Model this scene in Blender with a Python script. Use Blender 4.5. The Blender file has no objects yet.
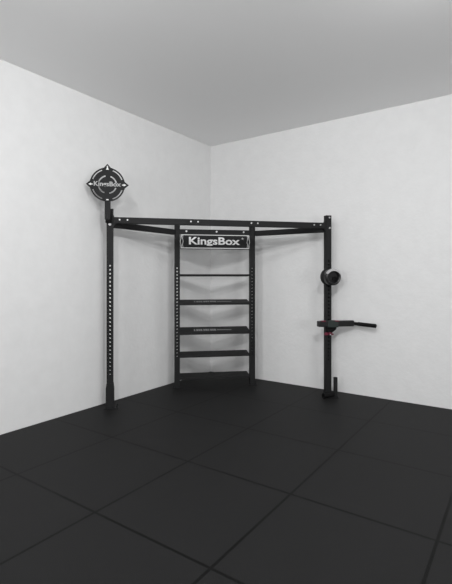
import bpy, bmesh, math
from mathutils import Vector, Matrix

C = bpy.context.scene
COL = C.collection
PI = math.pi

# ------------------------------------------------------------ camera, light, exposure
cd = bpy.data.cameras.new('camera')
cd.sensor_fit = 'HORIZONTAL'
cd.sensor_width = 36.0
cd.lens = 36.0 * 428.5 / 452.0
cd.shift_y = -15.0 / 452.0
cam = bpy.data.objects.new('camera', cd)
cam.location = (0, 0, 1.63)
cam.rotation_euler = (PI / 2, 0, 0)
COL.objects.link(cam)
C.camera = cam

C.view_settings.view_transform = 'Standard'
C.view_settings.look = 'None'
C.view_settings.exposure = -0.05
C.view_settings.gamma = 1.0
C.view_settings.use_curve_mapping = False

w = bpy.data.worlds.new('world')
w.use_nodes = True
w.node_tree.nodes['Background'].inputs[0].default_value = (0.985, 0.99, 1.0, 1)
w.node_tree.nodes['Background'].inputs[1].default_value = 0.19
C.world = w


def area(name, loc, target, size, power):
    l = bpy.data.lights.new(name, 'AREA')
    l.shape = 'DISK'
    l.size = size
    l.energy = power
    o = bpy.data.objects.new(name, l)
    COL.objects.link(o)
    o.location = loc
    d = Vector(target) - Vector(loc)
    o.rotation_euler = d.to_track_quat('-Z', 'Y').to_euler()
    return o


area('softbox_right', (3.2, -1.2, 1.9), (-0.8, 6.2, 0.7), 1.5, 92)
area('softbox_left', (-3.0, -1.6, 1.9), (0.8, 6.2, 0.7), 1.2, 82)
area('ceiling_spot_front', (0.7, 0.9, 3.65), (-0.1, 6.0, 0.2), 0.18, 62)
area('ceiling_spot_middle', (-0.9, -0.6, 3.65), (-0.1, 6.0, 0.2), 0.18, 72)
area('ceiling_spot_near_left', (-1.3, 2.3, 3.72), (0.8, 6.6, 1.0), 0.16, 13)
area('ceiling_spot_near_right', (1.7, 2.5, 3.72), (-0.8, 6.4, 1.0), 0.16, 13)

# ------------------------------------------------------------ materials


def mat(name, color, rough=0.5, metallic=0.0, bump=0.0, scale=200.0, spec=0.5, vary=0.0, vscale=3.0):
    m = bpy.data.materials.new(name)
    m.use_nodes = True
    nt = m.node_tree
    b = nt.nodes['Principled BSDF']
    b.inputs['Base Color'].default_value = (*color, 1)
    b.inputs['Roughness'].default_value = rough
    b.inputs['Metallic'].default_value = metallic
    b.inputs['Specular IOR Level'].default_value = spec
    tc = nt.nodes.new('ShaderNodeTexCoord')
    n = nt.nodes.new('ShaderNodeTexNoise')
    n.inputs['Scale'].default_value = scale
    n.inputs['Detail'].default_value = 4
    nt.links.new(tc.outputs['Object'], n.inputs['Vector'])
    if bump:
        bp = nt.nodes.new('ShaderNodeBump')
        bp.inputs['Strength'].default_value = bump
        bp.inputs['Distance'].default_value = 0.004
        nt.links.new(n.outputs['Fac'], bp.inputs['Height'])
        nt.links.new(bp.outputs['Normal'], b.inputs['Normal'])
    if vary:
        n2 = nt.nodes.new('ShaderNodeTexNoise')
        n2.inputs['Scale'].default_value = vscale
        n2.inputs['Detail'].default_value = 6
        n2.inputs['Roughness'].default_value = 0.6
        nt.links.new(tc.outputs['Object'], n2.inputs['Vector'])
        r = nt.nodes.new('ShaderNodeValToRGB')
        r.color_ramp.elements[0].position = 0.3
        r.color_ramp.elements[1].position = 0.7
        r.color_ramp.elements[0].color = (*[c * (1 - vary) for c in color], 1)
        r.color_ramp.elements[1].color = (*[min(1, c * (1 + vary)) for c in color], 1)
        nt.links.new(n2.outputs['Fac'], r.inputs['Fac'])
        nt.links.new(r.outputs['Color'], b.inputs['Base Color'])
    return m


M_wall = mat('pale_plaster', (0.725, 0.727, 0.727), 0.9, bump=0.6, scale=22, spec=0.2, vary=0.025, vscale=6)
M_ceil = mat('white_paint', (0.92, 0.92, 0.92), 0.9, spec=0.2, bump=0.05)
M_black = mat('black_powder_coat', (0.0155, 0.0158, 0.0163), 0.55, spec=0.13, bump=0.15, scale=500)
M_tray = mat('dark_grey_tray_coat', (0.016, 0.0165, 0.017), 0.6, spec=0.13, bump=0.15, scale=400)
M_rubber = mat('black_rubber', (0.007, 0.007, 0.0072), 0.7, spec=0.12, bump=0.2, scale=300)
M_vinyl = mat('black_vinyl', (0.012, 0.012, 0.0125), 0.28, bump=0.05, scale=300)
M_white = mat('white_print', (0.85, 0.85, 0.85), 0.6, bump=0.02)
M_dull = mat('dull_white_print', (0.42, 0.42, 0.42), 0.6, bump=0.02)
M_line = mat('sign_line_print', (0.72, 0.72, 0.72), 0.6, bump=0.02)
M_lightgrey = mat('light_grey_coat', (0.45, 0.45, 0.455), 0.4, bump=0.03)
M_grey = mat('grey_print', (0.26, 0.26, 0.265), 0.6, bump=0.02)
M_silver = mat('zinc_steel', (0.5, 0.5, 0.51), 0.4, metallic=0.4, bump=0.02)
M_red = mat('red_plastic', (0.13, 0.008, 0.028), 0.4, bump=0.02)
M_greygreen = mat('dark_green_grey_coat', (0.015, 0.023, 0.021), 0.45, bump=0.05)


def floor_mat():
    m = bpy.data.materials.new('black_rubber_tiles')
    m.use_nodes = True
    nt = m.node_tree
    b = nt.nodes['Principled BSDF']
    b.inputs['Roughness'].default_value = 0.62
    b.inputs['Specular IOR Level'].default_value = 0.17
    tc = nt.nodes.new('ShaderNodeTexCoord')
    # speckle of the rubber granules
    n = nt.nodes.new('ShaderNodeTexNoise')
    n.inputs['Scale'].default_value = 160
    nt.links.new(tc.outputs['Object'], n.inputs['Vector'])
    r = nt.nodes.new('ShaderNodeValToRGB')
    r.color_ramp.elements[0].position = 0.3
    r.color_ramp.elements[1].position = 0.75
    r.color_ramp.elements[0].color = (0.009, 0.009, 0.0093, 1)
    r.color_ramp.elements[1].color = (0.014, 0.014, 0.0143, 1)
    nt.links.new(n.outputs['Fac'], r.inputs['Fac'])
    # seams every metre, counted from the corner
    sx = nt.nodes.new('ShaderNodeSeparateXYZ')
    nt.links.new(tc.outputs['Object'], sx.inputs[0])

    def seam(axis):
        a = nt.nodes.new('ShaderNodeMath'); a.operation = 'PINGPONG'
        a.inputs[1].default_value = 0.5
        nt.links.new(sx.outputs[axis], a.inputs[0])
        c = nt.nodes.new('ShaderNodeMath'); c.operation = 'LESS_THAN'
        c.inputs[1].default_value = 0.010
        nt.links.new(a.outputs[0], c.inputs[0])
        return c
    s1, s2 = seam(0), seam(1)
    mx = nt.nodes.new('ShaderNodeMath'); mx.operation = 'MAXIMUM'
    nt.links.new(s1.outputs[0], mx.inputs[0]); nt.links.new(s2.outputs[0], mx.inputs[1])
    mix = nt.nodes.new('ShaderNodeMix'); mix.data_type = 'RGBA'
    nt.links.new(mx.outputs[0], mix.inputs['Factor'])
    nt.links.new(r.outputs['Color'], mix.inputs[6])
    mix.inputs[7].default_value = (0.0015, 0.0015, 0.0015, 1)
    nt.links.new(mix.outputs[2], b.inputs['Base Color'])
    bp = nt.nodes.new('ShaderNodeBump')
    bp.inputs['Strength'].default_value = 0.25
    bp.inputs['Distance'].default_value = 0.003
    nt.links.new(n.outputs['Fac'], bp.inputs['Height'])
    nt.links.new(bp.outputs['Normal'], b.inputs['Normal'])
    return m


M_floor = floor_mat()

# ------------------------------------------------------------ mesh helpers


def box(bm, x0, x1, y0, y1, z0, z1, M=None):
    v = [bm.verts.new((x, y, z)) for z in (z0, z1) for y in (y0, y1) for x in (x0, x1)]
    for f in ((0, 2, 3, 1), (4, 5, 7, 6), (0, 1, 5, 4), (2, 6, 7, 3), (0, 4, 6, 2), (1, 3, 7, 5)):
        bm.faces.new([v[i] for i in f])
    if M is not None:
        bmesh.ops.transform(bm, matrix=M, verts=v)
    return v


def prism(bm, pts, d0, d1, plane='xz', M=None):
    """closed outline extruded along the missing axis"""
    def P(a, b, d):
        return {'xz': (a, d, b), 'xy': (a, b, d), 'yz': (d, a, b)}[plane]
    lo = [bm.verts.new(P(a, b, d0)) for a, b in pts]
    hi = [bm.verts.new(P(a, b, d1)) for a, b in pts]
    bm.faces.new(lo); bm.faces.new(hi[::-1])
    n = len(pts)
    for i in range(n):
        bm.faces.new((lo[i], hi[i], hi[(i + 1) % n], lo[(i + 1) % n]))
    if M is not None:
        bmesh.ops.transform(bm, matrix=M, verts=lo + hi)


def lathe(bm, prof, M=None, n=40):
    """prof: (radius, z) pairs; closed when radius is 0 at the ends"""
    rings, allv = [], []
    for r, z in prof:
        if r < 1e-6:
            ring = [bm.verts.new((0, 0, z))]
        else:
            ring = [bm.verts.new((r * math.cos(2 * PI * i / n), r * math.sin(2 * PI * i / n), z)) for i in range(n)]
        rings.append(ring); allv += ring
    for a, b in zip(rings, rings[1:]):
        for i in range(n):
            j = (i + 1) % n
            if len(a) == 1 and len(b) == 1:
                continue
            if len(a) == 1:
                bm.faces.new((a[0], b[i], b[j]))
            elif len(b) == 1:
                bm.faces.new((a[i], a[j], b[0]))
            else:
                bm.faces.new((a[i], a[j], b[j], b[i]))
    if M is not None:
        bmesh.ops.transform(bm, matrix=M, verts=allv)


def along(p, d, roll=0):
    """matrix taking +Z to direction d, origin to p"""
    q = Vector(d).normalized().to_track_quat('Z', 'Y')
    return Matrix.Translation(p) @ q.to_matrix().to_4x4() @ Matrix.Rotation(roll, 4, 'Z')


def obj(name, bm, m, parent=None, loc=(0, 0, 0), rotz=0, bevel=0.0, smooth=False):
    bmesh.ops.remove_doubles(bm, verts=bm.verts, dist=1e-6)
    bmesh.ops.recalc_face_normals(bm, faces=bm.faces)
    me = bpy.data.meshes.new(name)
    bm.to_mesh(me); bm.free()
    me.materials.append(m)
    o = bpy.data.objects.new(name, me)
    COL.objects.link(o)
    o.location = loc
    o.rotation_euler = (0, 0, rotz)
    if parent is not None:
        o.parent = parent
    if smooth:
        for p in me.polygons:
            p.use_smooth = True
        try:
            me.set_sharp_from_angle(angle=math.radians(35))
        except Exception:
            pass
    if bevel:
        b = o.modifiers.new('bevel', 'BEVEL')
        b.width = bevel; b.segments = 2; b.limit_method = 'ANGLE'; b.angle_limit = math.radians(40)
        b.harden_normals = False
    return o


def thing(name, label, cat, loc=(0, 0, 0), rotz=0):
    o = bpy.data.objects.new(name, None)
    COL.objects.link(o)
    o.empty_display_size = 0.2
    o.location = loc
    o.rotation_euler = (0, 0, rotz)
    o['label'] = label; o['category'] = cat
    return o


def lettering(name, text, m, parent, center, width, height, bold=0.0, depth=0.002, rotz=0):
    """flat raised lettering facing local -Y, fitted to width x height"""
    cu = bpy.data.curves.new(name, 'FONT')
    cu.body = text
    cu.size = 1.0
    cu.offset = bold
    cu.extrude = 0.01
    cu.resolution_u = 3
    t = bpy.data.objects.new(name + '_curve', cu)
    COL.objects.link(t)
    bpy.context.view_layer.update()
    dg = bpy.context.evaluated_depsgraph_get()
    me = bpy.data.meshes.new_from_object(t.evaluated_get(dg))
    bpy.data.objects.remove(t)
    bpy.data.curves.remove(cu)
    for v in me.vertices:              # short descenders
        if v.co.y < 0:
            v.co.y *= 0.5
    xs = [v.co.x for v in me.vertices]; ys = [v.co.y for v in me.vertices]
    x0, x1, y0, y1 = min(xs), max(xs), min(ys), max(ys)
    for v in me.vertices:
        a = (v.co.x - (x0 + x1) / 2) / (x1 - x0) * width
        b = (v.co.y - (y0 + y1) / 2) / (y1 - y0) * height
        d = -depth if v.co.z > 0 else 0.0005
        v.co = (a, d, b)
    me.materials.clear(); me.materials.append(m)
    o = bpy.data.objects.new(name, me)
    COL.objects.link(o)
    o.parent = parent
    o.location = center
    o.rotation_euler = (0, 0, rotz)
    return o


def hex_bolt(parent, p, d=(0, -1, 0), r=0.013, name='bolt'):
    bm = bmesh.new()
    lathe(bm, [(0, 0), (r * 1.35, 0), (r * 1.35, 0.003), (0, 0.003)], along(p, d), 20)
    lathe(bm, [(0, 0.002), (r, 0.002), (r, 0.011), (r * 0.8, 0.013), (0, 0.013)], along(p, d), 6)
    return obj(name, bm, M_silver, parent)


# ------------------------------------------------------------ the room
TH = math.radians(10.2)                      # the rig faces a little to one side
CORNER = Vector((-0.266, 7.394, 0))
ldir = Vector((-0.571, -0.821, 0)).normalized()     # along the left wall, out of the corner
rdir = Vector((ldir.y * -1, ldir.x, 0))             # along the right wall
WROT = math.atan2(rdir.y, rdir.x)
HROOM = 3.88


def struct(name, bm, m, loc=(0, 0, 0), rotz=0):
    o = obj(name, bm, m, None, loc, rotz)
    o['kind'] = 'structure'
    return o


# local frame of the room: +X along the right wall, -Y along the left wall
bm = bmesh.new(); box(bm, -0.15, 9.0, -9.0, 0.15, -0.12, 0)
struct('floor', bm, M_floor, CORNER, WROT)
bm = bmesh.new(); box(bm, -0.15, 0, -9.0, 0.15, 0, HROOM)
struct('wall_left', bm, M_wall, CORNER, WROT)
bm = bmesh.new(); box(bm, 0, 9.0, 0, 0.15, 0, HROOM)
struct('wall_right', bm, M_wall, CORNER, WROT)
bm = bmesh.new(); box(bm, -0.15, 9.0, -9.0, 0.15, HROOM, HROOM + 0.12)
struct('ceiling', bm, M_ceil, CORNER, WROT)

# ------------------------------------------------------------ the corner rig
O = Vector((-0.02, 5.625, 0))
rig = thing('corner_training_rig',
            'black steel corner training rig with four uprights, sign panel and shelf ladder', 'gym rack',
            O, TH)
PW = 0.078           # upright width
PH = 2.472            # upright height
HR = 0.0132          # hole radius
STEP = 0.05
Lp = Vector((-1.452, -0.035, 0)); Rp = Vector((1.452, 0.035, 0))
Ap = Vector((-0.567, 0.810, 0)); Bp = Vector((0.564, 0.790, 0))


def holed_plate(bm, y0, y1, zs):
    """plate facing Y between y0 and y1 with one round hole per cell centre in zs"""
    hw, hz = PW / 2, STEP / 2
    c = math.atan2(hz, hw)
    q = [0, c / 2, c, (c + PI / 2) / 2]
    ang = q + [PI / 2] + [PI - a for a in q[:0:-1]] + [PI] + [PI + a for a in q[1:]] + [1.5 * PI] + [2 * PI - a for a in q[:0:-1]]
    for z in zs:
        rings = []
        for y in (y0, y1):
            outer, inner = [], []
            for a in ang:
                ca, sa = math.cos(a), math.sin(a)
                t = min(hw / abs(ca) if abs(ca) > 1e-6 else 9, hz / abs(sa) if abs(sa) > 1e-6 else 9)
                outer.append(bm.verts.new((ca * t, y, z + sa * t)))
                inner.append(bm.verts.new((ca * HR, y, z + sa * HR)))
            n = len(ang)
            for i in range(n):
                j = (i + 1) % n
                bm.faces.new((outer[i], outer[j], inner[j], inner[i]))
            rings.append(inner)
        for i in range(len(ang)):
            j = (i + 1) % len(ang)
            bm.faces.new((rings[0][i], rings[0][j], rings[1][j], rings[1][i]))


def upright(p, z_lo, count):
    """hollow square post with a column of see-through holes"""
    bm = bmesh.new()
    h, t = PW / 2, 0.004
    zs = [z_lo + i * STEP for i in range(count)]
    a, b = zs[0] - STEP / 2, zs[-1] + STEP / 2
    for y0, y1 in ((-h, -h + t), (h - t, h)):
        holed_plate(bm, y0, y1, zs)
        box(bm, -h, h, y0, y1, 0.006, a)
        box(bm, -h, h, y0, y1, b, PH - 0.004)
    for x0, x1 in ((-h, -h + t), (h - t, h)):
        box(bm, x0, x1, -h + t, h - t, 0.006, PH - 0.004)
    o = obj('upright', bm, M_black, rig, p)
    bm = bmesh.new()
    box(bm, -h - 0.001, h + 0.001, -h - 0.001, h + 0.001, PH - 0.004, PH + 0.004)
    obj('end_cap', bm, M_rubber, o, bevel=0.003)
    return o


uL = upright(Lp, 0.42, 28)
uR = upright(Rp, 0.50, 28)
uA = upright(Ap, 0.46, 27)
uB = upright(Bp, 0.46, 27)


def foot(u, sx, x0=-0.065, x1=0.065, y0=-0.065, y1=0.065):
    bm = bmesh.new()
    box(bm, x0, x1, y0, y1, 0, 0.008)
    fp = obj('base_plate', bm, M_black, u, bevel=0.002)
    for sy in (-1, 1):                           # small gussets
        bm = bmesh.new()
        prism(bm, [(sx * PW / 2, 0.008), (sx * (PW / 2 + 0.024), 0.008), (sx * PW / 2, 0.085)],
              sy * 0.026 - 0.003, sy * 0.026 + 0.003, 'xz')
        obj('gusset', bm, M_black, u)


foot(uA, -1); foot(uB, 1)
foot(uR, -1, y0=-0.06)
# left upright: taller foot sleeve with chamfered shoulders, and a plate reaching back to the wall
bm = bmesh.new()
s = 0.049
pts = [(-s, 0.008), (s, 0.008), (s, 0.25), (PW / 2 + 0.001, 0.315), (-PW / 2 - 0.001, 0.315), (-s, 0.25)]
prism(bm, pts, -s, -PW / 2 - 0.0005)
prism(bm, pts, PW / 2 + 0.0005, s)
for sx in (-1, 1):
    prism(bm, [(sx * PW / 2 + sx * 0.0005, 0.008), (sx * s, 0.008), (sx * s, 0.25), (sx * PW / 2 + sx * 0.0005, 0.315)], -PW / 2, PW / 2)
sl = obj('foot_sleeve', bm, M_black, uL, bevel=0.004)
bm = bmesh.new(); box(bm, -0.07, 0.105, -0.06, 0.075, 0, 0.008)
obj('base_plate', bm, M_black, uL, bevel=0.002)
for px in (0.085,):
    for py in (-0.03, 0.045):
        bm = bmesh.new()
        lathe(bm, [(0, 0), (0.011, 0), (0.011, 0.022), (0.006, 0.03), (0, 0.03)], along((px, py, 0.008), (0, 0, 1)), 8)
        obj('anchor_bolt', bm, M_black, uL)


def beam(name, a, b, z0, z1, thick, back=0.0, gap=PW / 2, ends=True):
    """rectangular tube between two uprights, flanged at the ends"""
    d = (b - a); L = d.length; ang = math.atan2(d.y, d.x)
    bm = bmesh.new()
    x0, x1 = gap, L - gap
    y0, y1 = back - thick / 2, back + thick / 2
    box(bm, x0, x1, y0, y1, z0, z1)
    o = obj(name, bm, M_black, rig, a, ang, bevel=0.004)
    return o, L


# long front beam
fb, FL = beam('front_beam', Lp, Rp, 2.297, 2.375, 0.06)
for x in (0.117, 0.212, 1.005, 1.097, FL - 1.097, FL - 1.010, FL - 0.212, FL - 0.120):
    hex_bolt(fb, (x, -0.030, 2.341), r=0.0115)
for x0, x1 in ((0.0395, 0.27), (0.965, 1.14), (FL - 1.14, FL - 0.965), (FL - 0.27, FL - 0.0395)):
    bm = bmesh.new(); box(bm, x0, x1, -0.0335, -0.030, 2.301, 2.371)
    obj('splice_plate', bm, M_black, fb, bevel=0.001)
for e, sx in ((0.0395, 1), (FL - 0.0395, -1)):           # end flanges and curved gussets
    bm = bmesh.new()
    xa, xb = sorted((e, e + sx * 0.007))
    box(bm, xa, xb, -0.036, 0.036, 2.25, 2.395)
    pts = [(e + sx * 0.007, 2.297), (e + sx * 0.05, 2.297), (e + sx * 0.022, 2.283), (e + sx * 0.01, 2.255), (e + sx * 0.007, 2.25)]
    prism(bm, pts, -0.030, -0.024)
    prism(bm, pts, 0.024, 0.030)
    obj('end_flange', bm, M_black, fb)
# two side beams running back along the walls to the ladder
sb1, _ = beam('side_beam', Lp, Ap, 2.247, 2.325, 0.05, gap=0.055)
sb2, _ = beam('side_beam', Rp, Bp, 2.247, 2.325, 0.05, gap=0.055)
# upper cross beam of the ladder, with sign panel below
cb, CL = beam('cross_beam', Ap, Bp, 2.262, 2.335, 0.05)
for x in (0.135, 0.585, CL - 0.135):
    hex_bolt(cb, (x, -0.025, 2.305), r=0.010)
# bolts on the front faces of the two outer uprights
hex_bolt(uL, (0.0, -PW / 2, 2.283), r=0.013)
hex_bolt(uR, (0.012, -PW / 2, 2.305), r=0.012)
bm = bmesh.new(); box(bm, -0.034, 0.034, -PW / 2 - 0.005, -PW / 2 + 0.0005, 2.30, 2.42)
obj('clamp_plate', bm, M_black, uR, bevel=0.001)
hex_bolt(uR, (0.010, -PW / 2 - 0.004, 2.445), r=0.009)

# sign panel
ad = (Bp - Ap); aang = math.atan2(ad.y, ad.x)
bm = bmesh.new()
SX0, SX1, SZ0, SZ1 = 0.043, CL - 0.043, 2.040, 2.272
box(bm, SX0, SX1, -0.036, -0.031, SZ0, SZ1)
sign = obj('sign_panel', bm, M_black, rig, Ap, aang, bevel=0.0015)
sign['label'] = 'black sign panel with white lettering'
sy = -0.0362
bm = bmesh.new()


def line(bm, x0, z0, x1, z1, wd=0.010):
    d = Vector((x1 - x0, 0, z1 - z0)); L = d.length; d.normalize()
    n = Vector((-d.z, 0, d.x)) * wd / 2
    a = Vector((x0, 0, z0)); b = Vector((x1, 0, z1))
    lo = [a - n, b - n, b + n, a + n]
    v0 = [bm.verts.new((p.x, sy + 0.0005, p.z)) for p in lo]
    v1 = [bm.verts.new((p.x, sy - 0.0015, p.z)) for p in lo]
    bm.faces.new(v0); bm.faces.new(v1[::-1])
    for i in range(4):
        bm.faces.new((v0[i], v0[(i + 1) % 4], v1[(i + 1) % 4], v1[i]))


zt, zb = SZ1 - 0.020, SZ0 + 0.018
xl, xr = SX0 + 0.014, SX1 - 0.014
zm = (zt + zb) / 2
line(bm, xl, zt, xr, zt); line(bm, xl, zb, xr, zb)
for x, s_ in ((xl, 1), (xr, -1)):
    line(bm, x, zt, x, zt - 0.045); line(bm, x, zb, x, zb + 0.045)
    line(bm, x, zt - 0.045, x - s_ * 0.012, zm, 0.007); line(bm, x, zb + 0.045, x - s_ * 0.012, zm, 0.007)
    line(bm, x + s_ * 0.028, zt, x + s_ * 0.020, zt - 0.05, 0.006); line(bm, x + s_ * 0.028, zb, x + s_ * 0.020, zb + 0.05, 0.006)
    line(bm, x + s_ * 0.020, zt - 0.05, x + s_ * 0.030, zm, 0.006); line(bm, x + s_ * 0.020, zb + 0.05, x + s_ * 0.030, zm, 0.006)
    line(bm, x, zt - 0.03, x + s_ * 0.028, zt, 0.005)
obj('sign_border', bm, M_line, sign)
lettering('sign_lettering', 'KingsBox', M_white, sign, (CL * 0.5 - 0.012, sy, 2.157), 0.765, 0.128, bold=0.026)
lettering('trademark_sign', '®', M_white, sign, (CL * 0.5 + 0.412, sy, 2.205), 0.026, 0.026, bold=0.0)

# shelves between the two ladder uprights -----------------------------------
xa, xb = PW / 2 + 0.001, CL - PW / 2 - 0.001


def shelf(z_lip0, z_lip1, z_back, depth, printed=False, y_front=-0.035, over=0.0):
    bm = bmesh.new()
    t = 0.004
    # sloping tray
    prism(bm, [(y_front + t, z_lip1 - t), (y_front + t, z_lip1), (depth, z_back), (depth, z_back - t)], xa, xb, 'yz')
    # side flanges under the tray
    for x0, x1 in ((xa, xa + 0.004), (xb - 0.004, xb)):
        prism(bm, [(y_front + t, z_lip0), (y_front + t, z_lip1), (depth, z_back), (depth, z_back - 0.03)], x0, x1, 'yz')
    box(bm, xa, xb, depth - t, depth, z_back - 0.03, z_back - 0.0)
    o = obj('shelf', bm, M_tray, rig, Ap, aang)
    bm = bmesh.new()
    box(bm, xa - over, xb + over, y_front - (0.006 if over else 0), y_front + t, z_lip0, z_lip1)
    obj('shelf_lip', bm, M_black, o, bevel=0.0015)
    if printed:                                 # small faded print on the tray
        bm = bmesh.new()
        slope = (z_back - z_lip1) / (depth - y_front)

        def mark(x0, x1, y0, y1):
            za = z_lip1 + slope * (y0 - y_front) + 0.0006
            zb_ = z_lip1 + slope * (y1 - y_front) + 0.0006
            prism(bm, [(y0, za), (y1, zb_), (y1, zb_ + 0.001), (y0, za + 0.001)], x0, x1, 'yz')
        x = 0.255
        for wd, gp in ((0.02, 0.02), (0.032, 0.008), (0.026, 0.008), (0.03, 0.022), (0.028, 0.008), (0.034, 0.008), (0.022, 0.02),
                       (0.03, 0.008), (0.024, 0.008), (0.032, 0.02)):
            mark(x, x + wd * 0.85, 0.015, 0.10); x += (wd + gp) * 0.85
        mark(x, x + 0.22, 0.04, 0.065)
        obj('shelf_print', bm, M_grey, o)
    return o


# uppermost is a thin flat cross tray at eye height
shelf(1.645, 1.672, 1.668, 0.20)
shelf(1.214, 1.247, 1.283, 0.22, True, over=0.012, y_front=-0.042)
shelf(0.778, 0.815, 0.862, 0.22, True, over=0.012, y_front=-0.042)
shelf(0.440, 0.462, 0.490, 0.22)
shelf(0.115, 0.145, 0.160, 0.22)

# ------------------------------------------------------------ round target above the left upright
tb = O + Matrix.Rotation(TH, 3, 'Z') @ Vector((Lp.x - 0.019, Lp.y - 0.105, 0))
target = thing('wall_ball_target',
               'round black wall ball target with four pointed tips on a short pole above left upright', 'target',
               (tb.x, tb.y, 2.30), TH)
bm = bmesh.new(); box(bm, -0.034, 0.034, -0.03, 0.02, 0.028, 0.30)
tp = obj('pole', bm, M_black, target, bevel=0.003)
bm = bmesh.new(); box(bm, -0.030, 0.046, 0.021, 0.064, -0.005, 0.10)
box(bm, -0.026, 0.030, -0.020, 0.022, 0.004, 0.029)
obj('mounting_bracket', bm, M_rubber, target, bevel=0.002)
ZC, R = 0.450, 0.206
# ring plate with cut-out arcs
bm = bmesh.new()
rad = [0.0, 0.47, 0.55, 0.85, 0.915, 1.0]
NA = 144


def cut(k, a):
    a = a % 90
    if k == 3:
        return 20 <= a <= 70
    if k == 1:
        return 12 <= a <= 70
    return False


def polar(r, i, y):
    a = 2 * PI * i / NA
    return (r * R * math.cos(a), y, ZC + r * R * math.sin(a))


y0, y1 = -0.036, -0.030
for k in range(5):
    for i in range(NA):
        am = (i + 0.5) * 360 / NA
        if cut(k, am):
            continue
        r0, r1 = rad[k], rad[k + 1]
        for y in (y0, y1):
            ps = [polar(r0, i, y), polar(r1, i, y), polar(r1, i + 1, y), polar(r0, i + 1, y)]
            if r0 == 0: ps = ps[:3]
            vs = [bm.verts.new(p) for p in ps]
            bm.faces.new(vs)

        def wall(pa, pb):
            vs = [bm.verts.new((p[0], yy, p[2])) for p, yy in ((pa, y0), (pb, y0), (pb, y1), (pa, y1))]
            bm.faces.new(vs)
        if k == 4 or cut(k + 1, am): wall(polar(r1, i, 0), polar(r1, i + 1, 0))
        if k > 0 and cut(k - 1, am): wall(polar(r0, i, 0), polar(r0, i + 1, 0))
        if cut(k, am + 360 / NA): wall(polar(r0, i + 1, 0), polar(r1, i + 1, 0))
        if cut(k, am - 360 / NA): wall(polar(r0, i, 0), polar(r1, i, 0))
for q in range(3):                                   # pointed tips: right, top, left
    a = q * PI / 2
    ca, sa = math.cos(a), math.sin(a)
    pts = []
    for r_, t_ in ((0.97, -0.30), (0.99, -0.2), (1.225, 0), (0.99, 0.2), (0.97, 0.30), (0.93, 0)):
        x, z = r_ * ca - t_ * sa, r_ * sa + t_ * ca
        pts.append((x * R, ZC + z * R))
    prism(bm, pts, y0 - 0.0003, y1 + 0.0003)
disc = obj('target_disc', bm, M_black, target)
for q in range(4):
    a = q * PI / 2
    ca, sa = math.cos(a), math.sin(a)

    def put(l):
        bm = bmesh.new()
        pts = []
        for r_, t_ in l:
            x, z = r_ * ca - t_ * sa, r_ * sa + t_ * ca
            pts.append((x * R, ZC + z * R))
        prism(bm, pts, y0 - 0.0015, y0 - 0.0002)
        obj('arrow_mark', bm, M_line, disc)
    if q == 1:
        put([(0.87, -0.08), (0.98, -0.035), (1.10, -0.03), (1.10, 0.03), (0.98, 0.035), (0.87, 0.08)])
    elif q < 3:
        put([(0.84, -0.03), (0.93, -0.03), (0.93, -0.08), (1.08, 0), (0.93, 0.08), (0.93, 0.03), (0.84, 0.03)])
    else:
        put([(0.86, -0.07), (0.92, -0.07), (0.92, 0.07), (0.86, 0.07)])
lettering('target_lettering', 'KingsBox', M_dull, disc, (0.0, y0, ZC + 0.004), 0.318, 0.066, bold=0.02, depth=0.0015)

# ------------------------------------------------------------ roller pad on the right upright
RT = Matrix.Rotation(TH, 3, 'Z')


def at_right(x, y, z=0.0):
    p = O + RT @ Vector((Rp.x + x, Rp.y + y, 0))
    return (p.x, p.y, z)


roller = thing('roller_pad', 'round black padded roller with light grey upper rim on the right upright', 'roller',
               at_right(0, -PW / 2, 1.632), TH)
ax = Vector((0.03, -1, -0.06)).normalized()
bm = bmesh.new()
lathe(bm, [(0, 0.002), (0.09, 0.002), (0.112, 0.006), (0.119, 0.016), (0.117, 0.034), (0.105, 0.042), (0, 0.042)], along((-0.012, 0, 0), (0, -1, 0)), 48)
obj('back_plate', bm, M_black, roller, smooth=True)
MR = along((0.002, 0, 0.004), ax)
bm = bmesh.new()
prof = [(0, 0.030), (0.095, 0.030)]
for i in range(9):
    a = PI * 0.5 * i / 8
    prof.append((0.093 + 0.020 * math.sin(a), 0.060 - 0.020 * math.cos(a)))
for i in range(13):
    a = PI * i / 12
    prof.append((0.0935 + 0.0195 * math.cos(a), 0.125 + 0.0195 * math.sin(a) * 1.2))
prof += [(0.072, 0.108), (0, 0.108)]
lathe(bm, prof, MR, 56)
pad = obj('pad', bm, M_vinyl, roller, smooth=True)
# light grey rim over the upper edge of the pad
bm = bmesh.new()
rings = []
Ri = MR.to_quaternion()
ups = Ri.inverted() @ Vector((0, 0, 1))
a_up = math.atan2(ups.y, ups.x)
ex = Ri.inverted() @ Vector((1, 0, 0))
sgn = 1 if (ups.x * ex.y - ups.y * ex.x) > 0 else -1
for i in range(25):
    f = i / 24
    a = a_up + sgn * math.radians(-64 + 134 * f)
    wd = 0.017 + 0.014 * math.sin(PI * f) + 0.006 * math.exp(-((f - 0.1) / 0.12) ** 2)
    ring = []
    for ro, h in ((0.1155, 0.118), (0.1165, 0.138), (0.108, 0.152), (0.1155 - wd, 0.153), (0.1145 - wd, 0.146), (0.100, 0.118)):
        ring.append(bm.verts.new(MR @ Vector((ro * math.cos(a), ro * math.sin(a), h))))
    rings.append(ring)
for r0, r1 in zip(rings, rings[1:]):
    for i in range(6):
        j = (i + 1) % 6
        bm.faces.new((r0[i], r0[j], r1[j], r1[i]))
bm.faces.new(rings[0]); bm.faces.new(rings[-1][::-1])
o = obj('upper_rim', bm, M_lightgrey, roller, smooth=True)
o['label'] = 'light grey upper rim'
bm = bmesh.new()
lathe(bm, [(0, 0.100), (0.030, 0.100), (0.034, 0.128), (0.022, 0.130), (0.020, 0.112), (0, 0.112)], along((0.028, 0, -0.020), ax), 24)
obj('hub', bm, M_rubber, roller, smooth=True)

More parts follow.
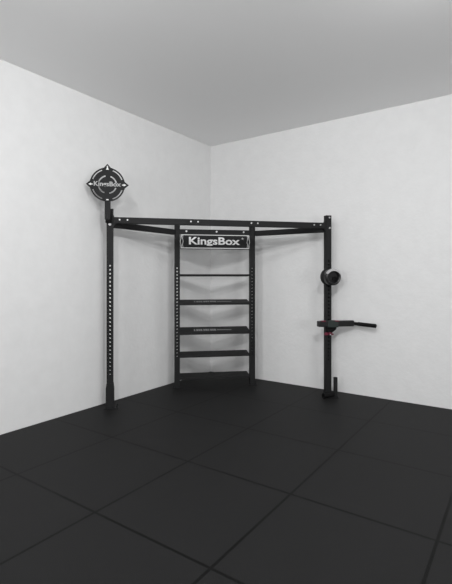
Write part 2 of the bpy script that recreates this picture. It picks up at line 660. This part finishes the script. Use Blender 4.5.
# ------------------------------------------------------------ dip arm
arm = thing('dip_bar_attachment', 'black padded dip arm with thin grip and red pull pin on right upright', 'gym attachment',
            at_right(0, -PW / 2, 0.99), TH)
bm = bmesh.new()
box(bm, -0.047, 0.047, -0.008, -0.001, -0.15, 0.045)       # plate against the upright
for sx in (-1, 1):
    xx = sorted((sx * 0.040, sx * 0.047))
    box(bm, xx[0], xx[1], -0.008, 0.06, -0.15, 0.045)
obj('mounting_bracket', bm, M_black, arm, bevel=0.002)
bm = bmesh.new()
pts = [(-0.055, -0.035), (0.095, -0.035), (0.082, -0.075), (0.04, -0.108), (-0.035, -0.112), (-0.05, -0.08)]
prism(bm, pts, -0.058, -0.009)
obj('gusset', bm, M_rubber, arm, bevel=0.004)
bm = bmesh.new()
box(bm, -0.187, 0.330, -0.10, -0.02, -0.034, 0.048)
obj('arm_pad', bm, M_vinyl, arm, bevel=0.014)
bm = bmesh.new()
box(bm, -0.055, 0.095, -0.106, -0.009, -0.040, 0.050)
obj('arm_clamp', bm, M_greygreen, arm, bevel=0.006)
bm = bmesh.new()
d = Vector((0.189, -0.268, -0.011))
lathe(bm, [(0, 0), (0.022, 0), (0.022, 0.07), (0.027, 0.072), (0.027, d.length - 0.004), (0.024, d.length), (0, d.length)],
      along((0.328, -0.06, 0.004), d), 24)
obj('grip', bm, M_rubber, arm, smooth=True)
for x in (-0.115, 0.075):
    bm = bmesh.new()
    box(bm, x - 0.03, x + 0.03, -0.103 if x < 0 else -0.1085, -0.055, 0.038, 0.0515)
    obj('trim_strip', bm, M_red, arm, bevel=0.002)
bm = bmesh.new()
lathe(bm, [(0, 0), (0.022, 0), (0.026, 0.012), (0.026, 0.03), (0.016, 0.042), (0, 0.042)], along((0.0, -0.008, -0.128), (0, -1, 0)), 20)
box(bm, -0.072, -0.020, -0.028, -0.009, -0.155, -0.118)
box(bm, 0.020, 0.062, -0.022, -0.009, -0.155, -0.135)
pin = obj('pull_pin', bm, M_red, arm, bevel=0.002)
bm = bmesh.new()
lathe(bm, [(0, 0), (0.009, 0), (0.009, 0.008), (0, 0.008)], along((0.0, -0.050, -0.142), (0, -1, 0)), 12)
obj('pin_tip', bm, M_silver, pin)

# ------------------------------------------------------------ landmine at the foot of the right upright
lm = thing('landmine_attachment', 'small black landmine barbell pivot at the foot of right upright', 'gym attachment',
           at_right(0, -0.06, 0.0), TH)
bm = bmesh.new()
prism(bm, [(-0.06, -0.11), (0.085, -0.11), (0.105, -0.08), (0.105, -0.004), (-0.06, -0.004)], 0, 0.008, 'xy')
obj('base_plate', bm, M_black, lm, bevel=0.002)
for x in (-0.01, 0.045):
    bm = bmesh.new()
    prism(bm, [(-0.085, 0.008), (-0.015, 0.008), (-0.02, 0.05), (-0.05, 0.065), (-0.08, 0.05)], x, x + 0.008, 'yz')
    obj('pivot_bracket', bm, M_black, lm, bevel=0.002)


def open_tube(bm, p, d, r, L, t=0.005):
    lathe(bm, [(0, L * 0.25), (r - t, L * 0.25), (r - t, L), (r, L), (r, 0), (0, 0)], along(p, d), 28)


bm = bmesh.new()
open_tube(bm, (0.04, -0.055, 0.043), (-0.16, -0.045, -0.004), 0.031, 0.18)
lathe(bm, [(0.031, 0.155), (0.037, 0.157), (0.037, 0.178), (0.031, 0.18)], along((0.04, -0.055, 0.043), (-0.16, -0.045, -0.004)), 28)
obj('swivel_sleeve', bm, M_rubber, lm, smooth=True)
bm = bmesh.new()
open_tube(bm, (0.060, -0.062, 0.008), (0, 0, 1), 0.0275, 0.262)
obj('storage_tube', bm, M_black, lm, smooth=True)
bm = bmesh.new()
lathe(bm, [(0.028, 0), (0.035, 0), (0.035, 0.016), (0.028, 0.018)], along((0.060, -0.062, 0.008), (0, 0, 1)), 28)
obj('collar', bm, M_black, lm, smooth=True)
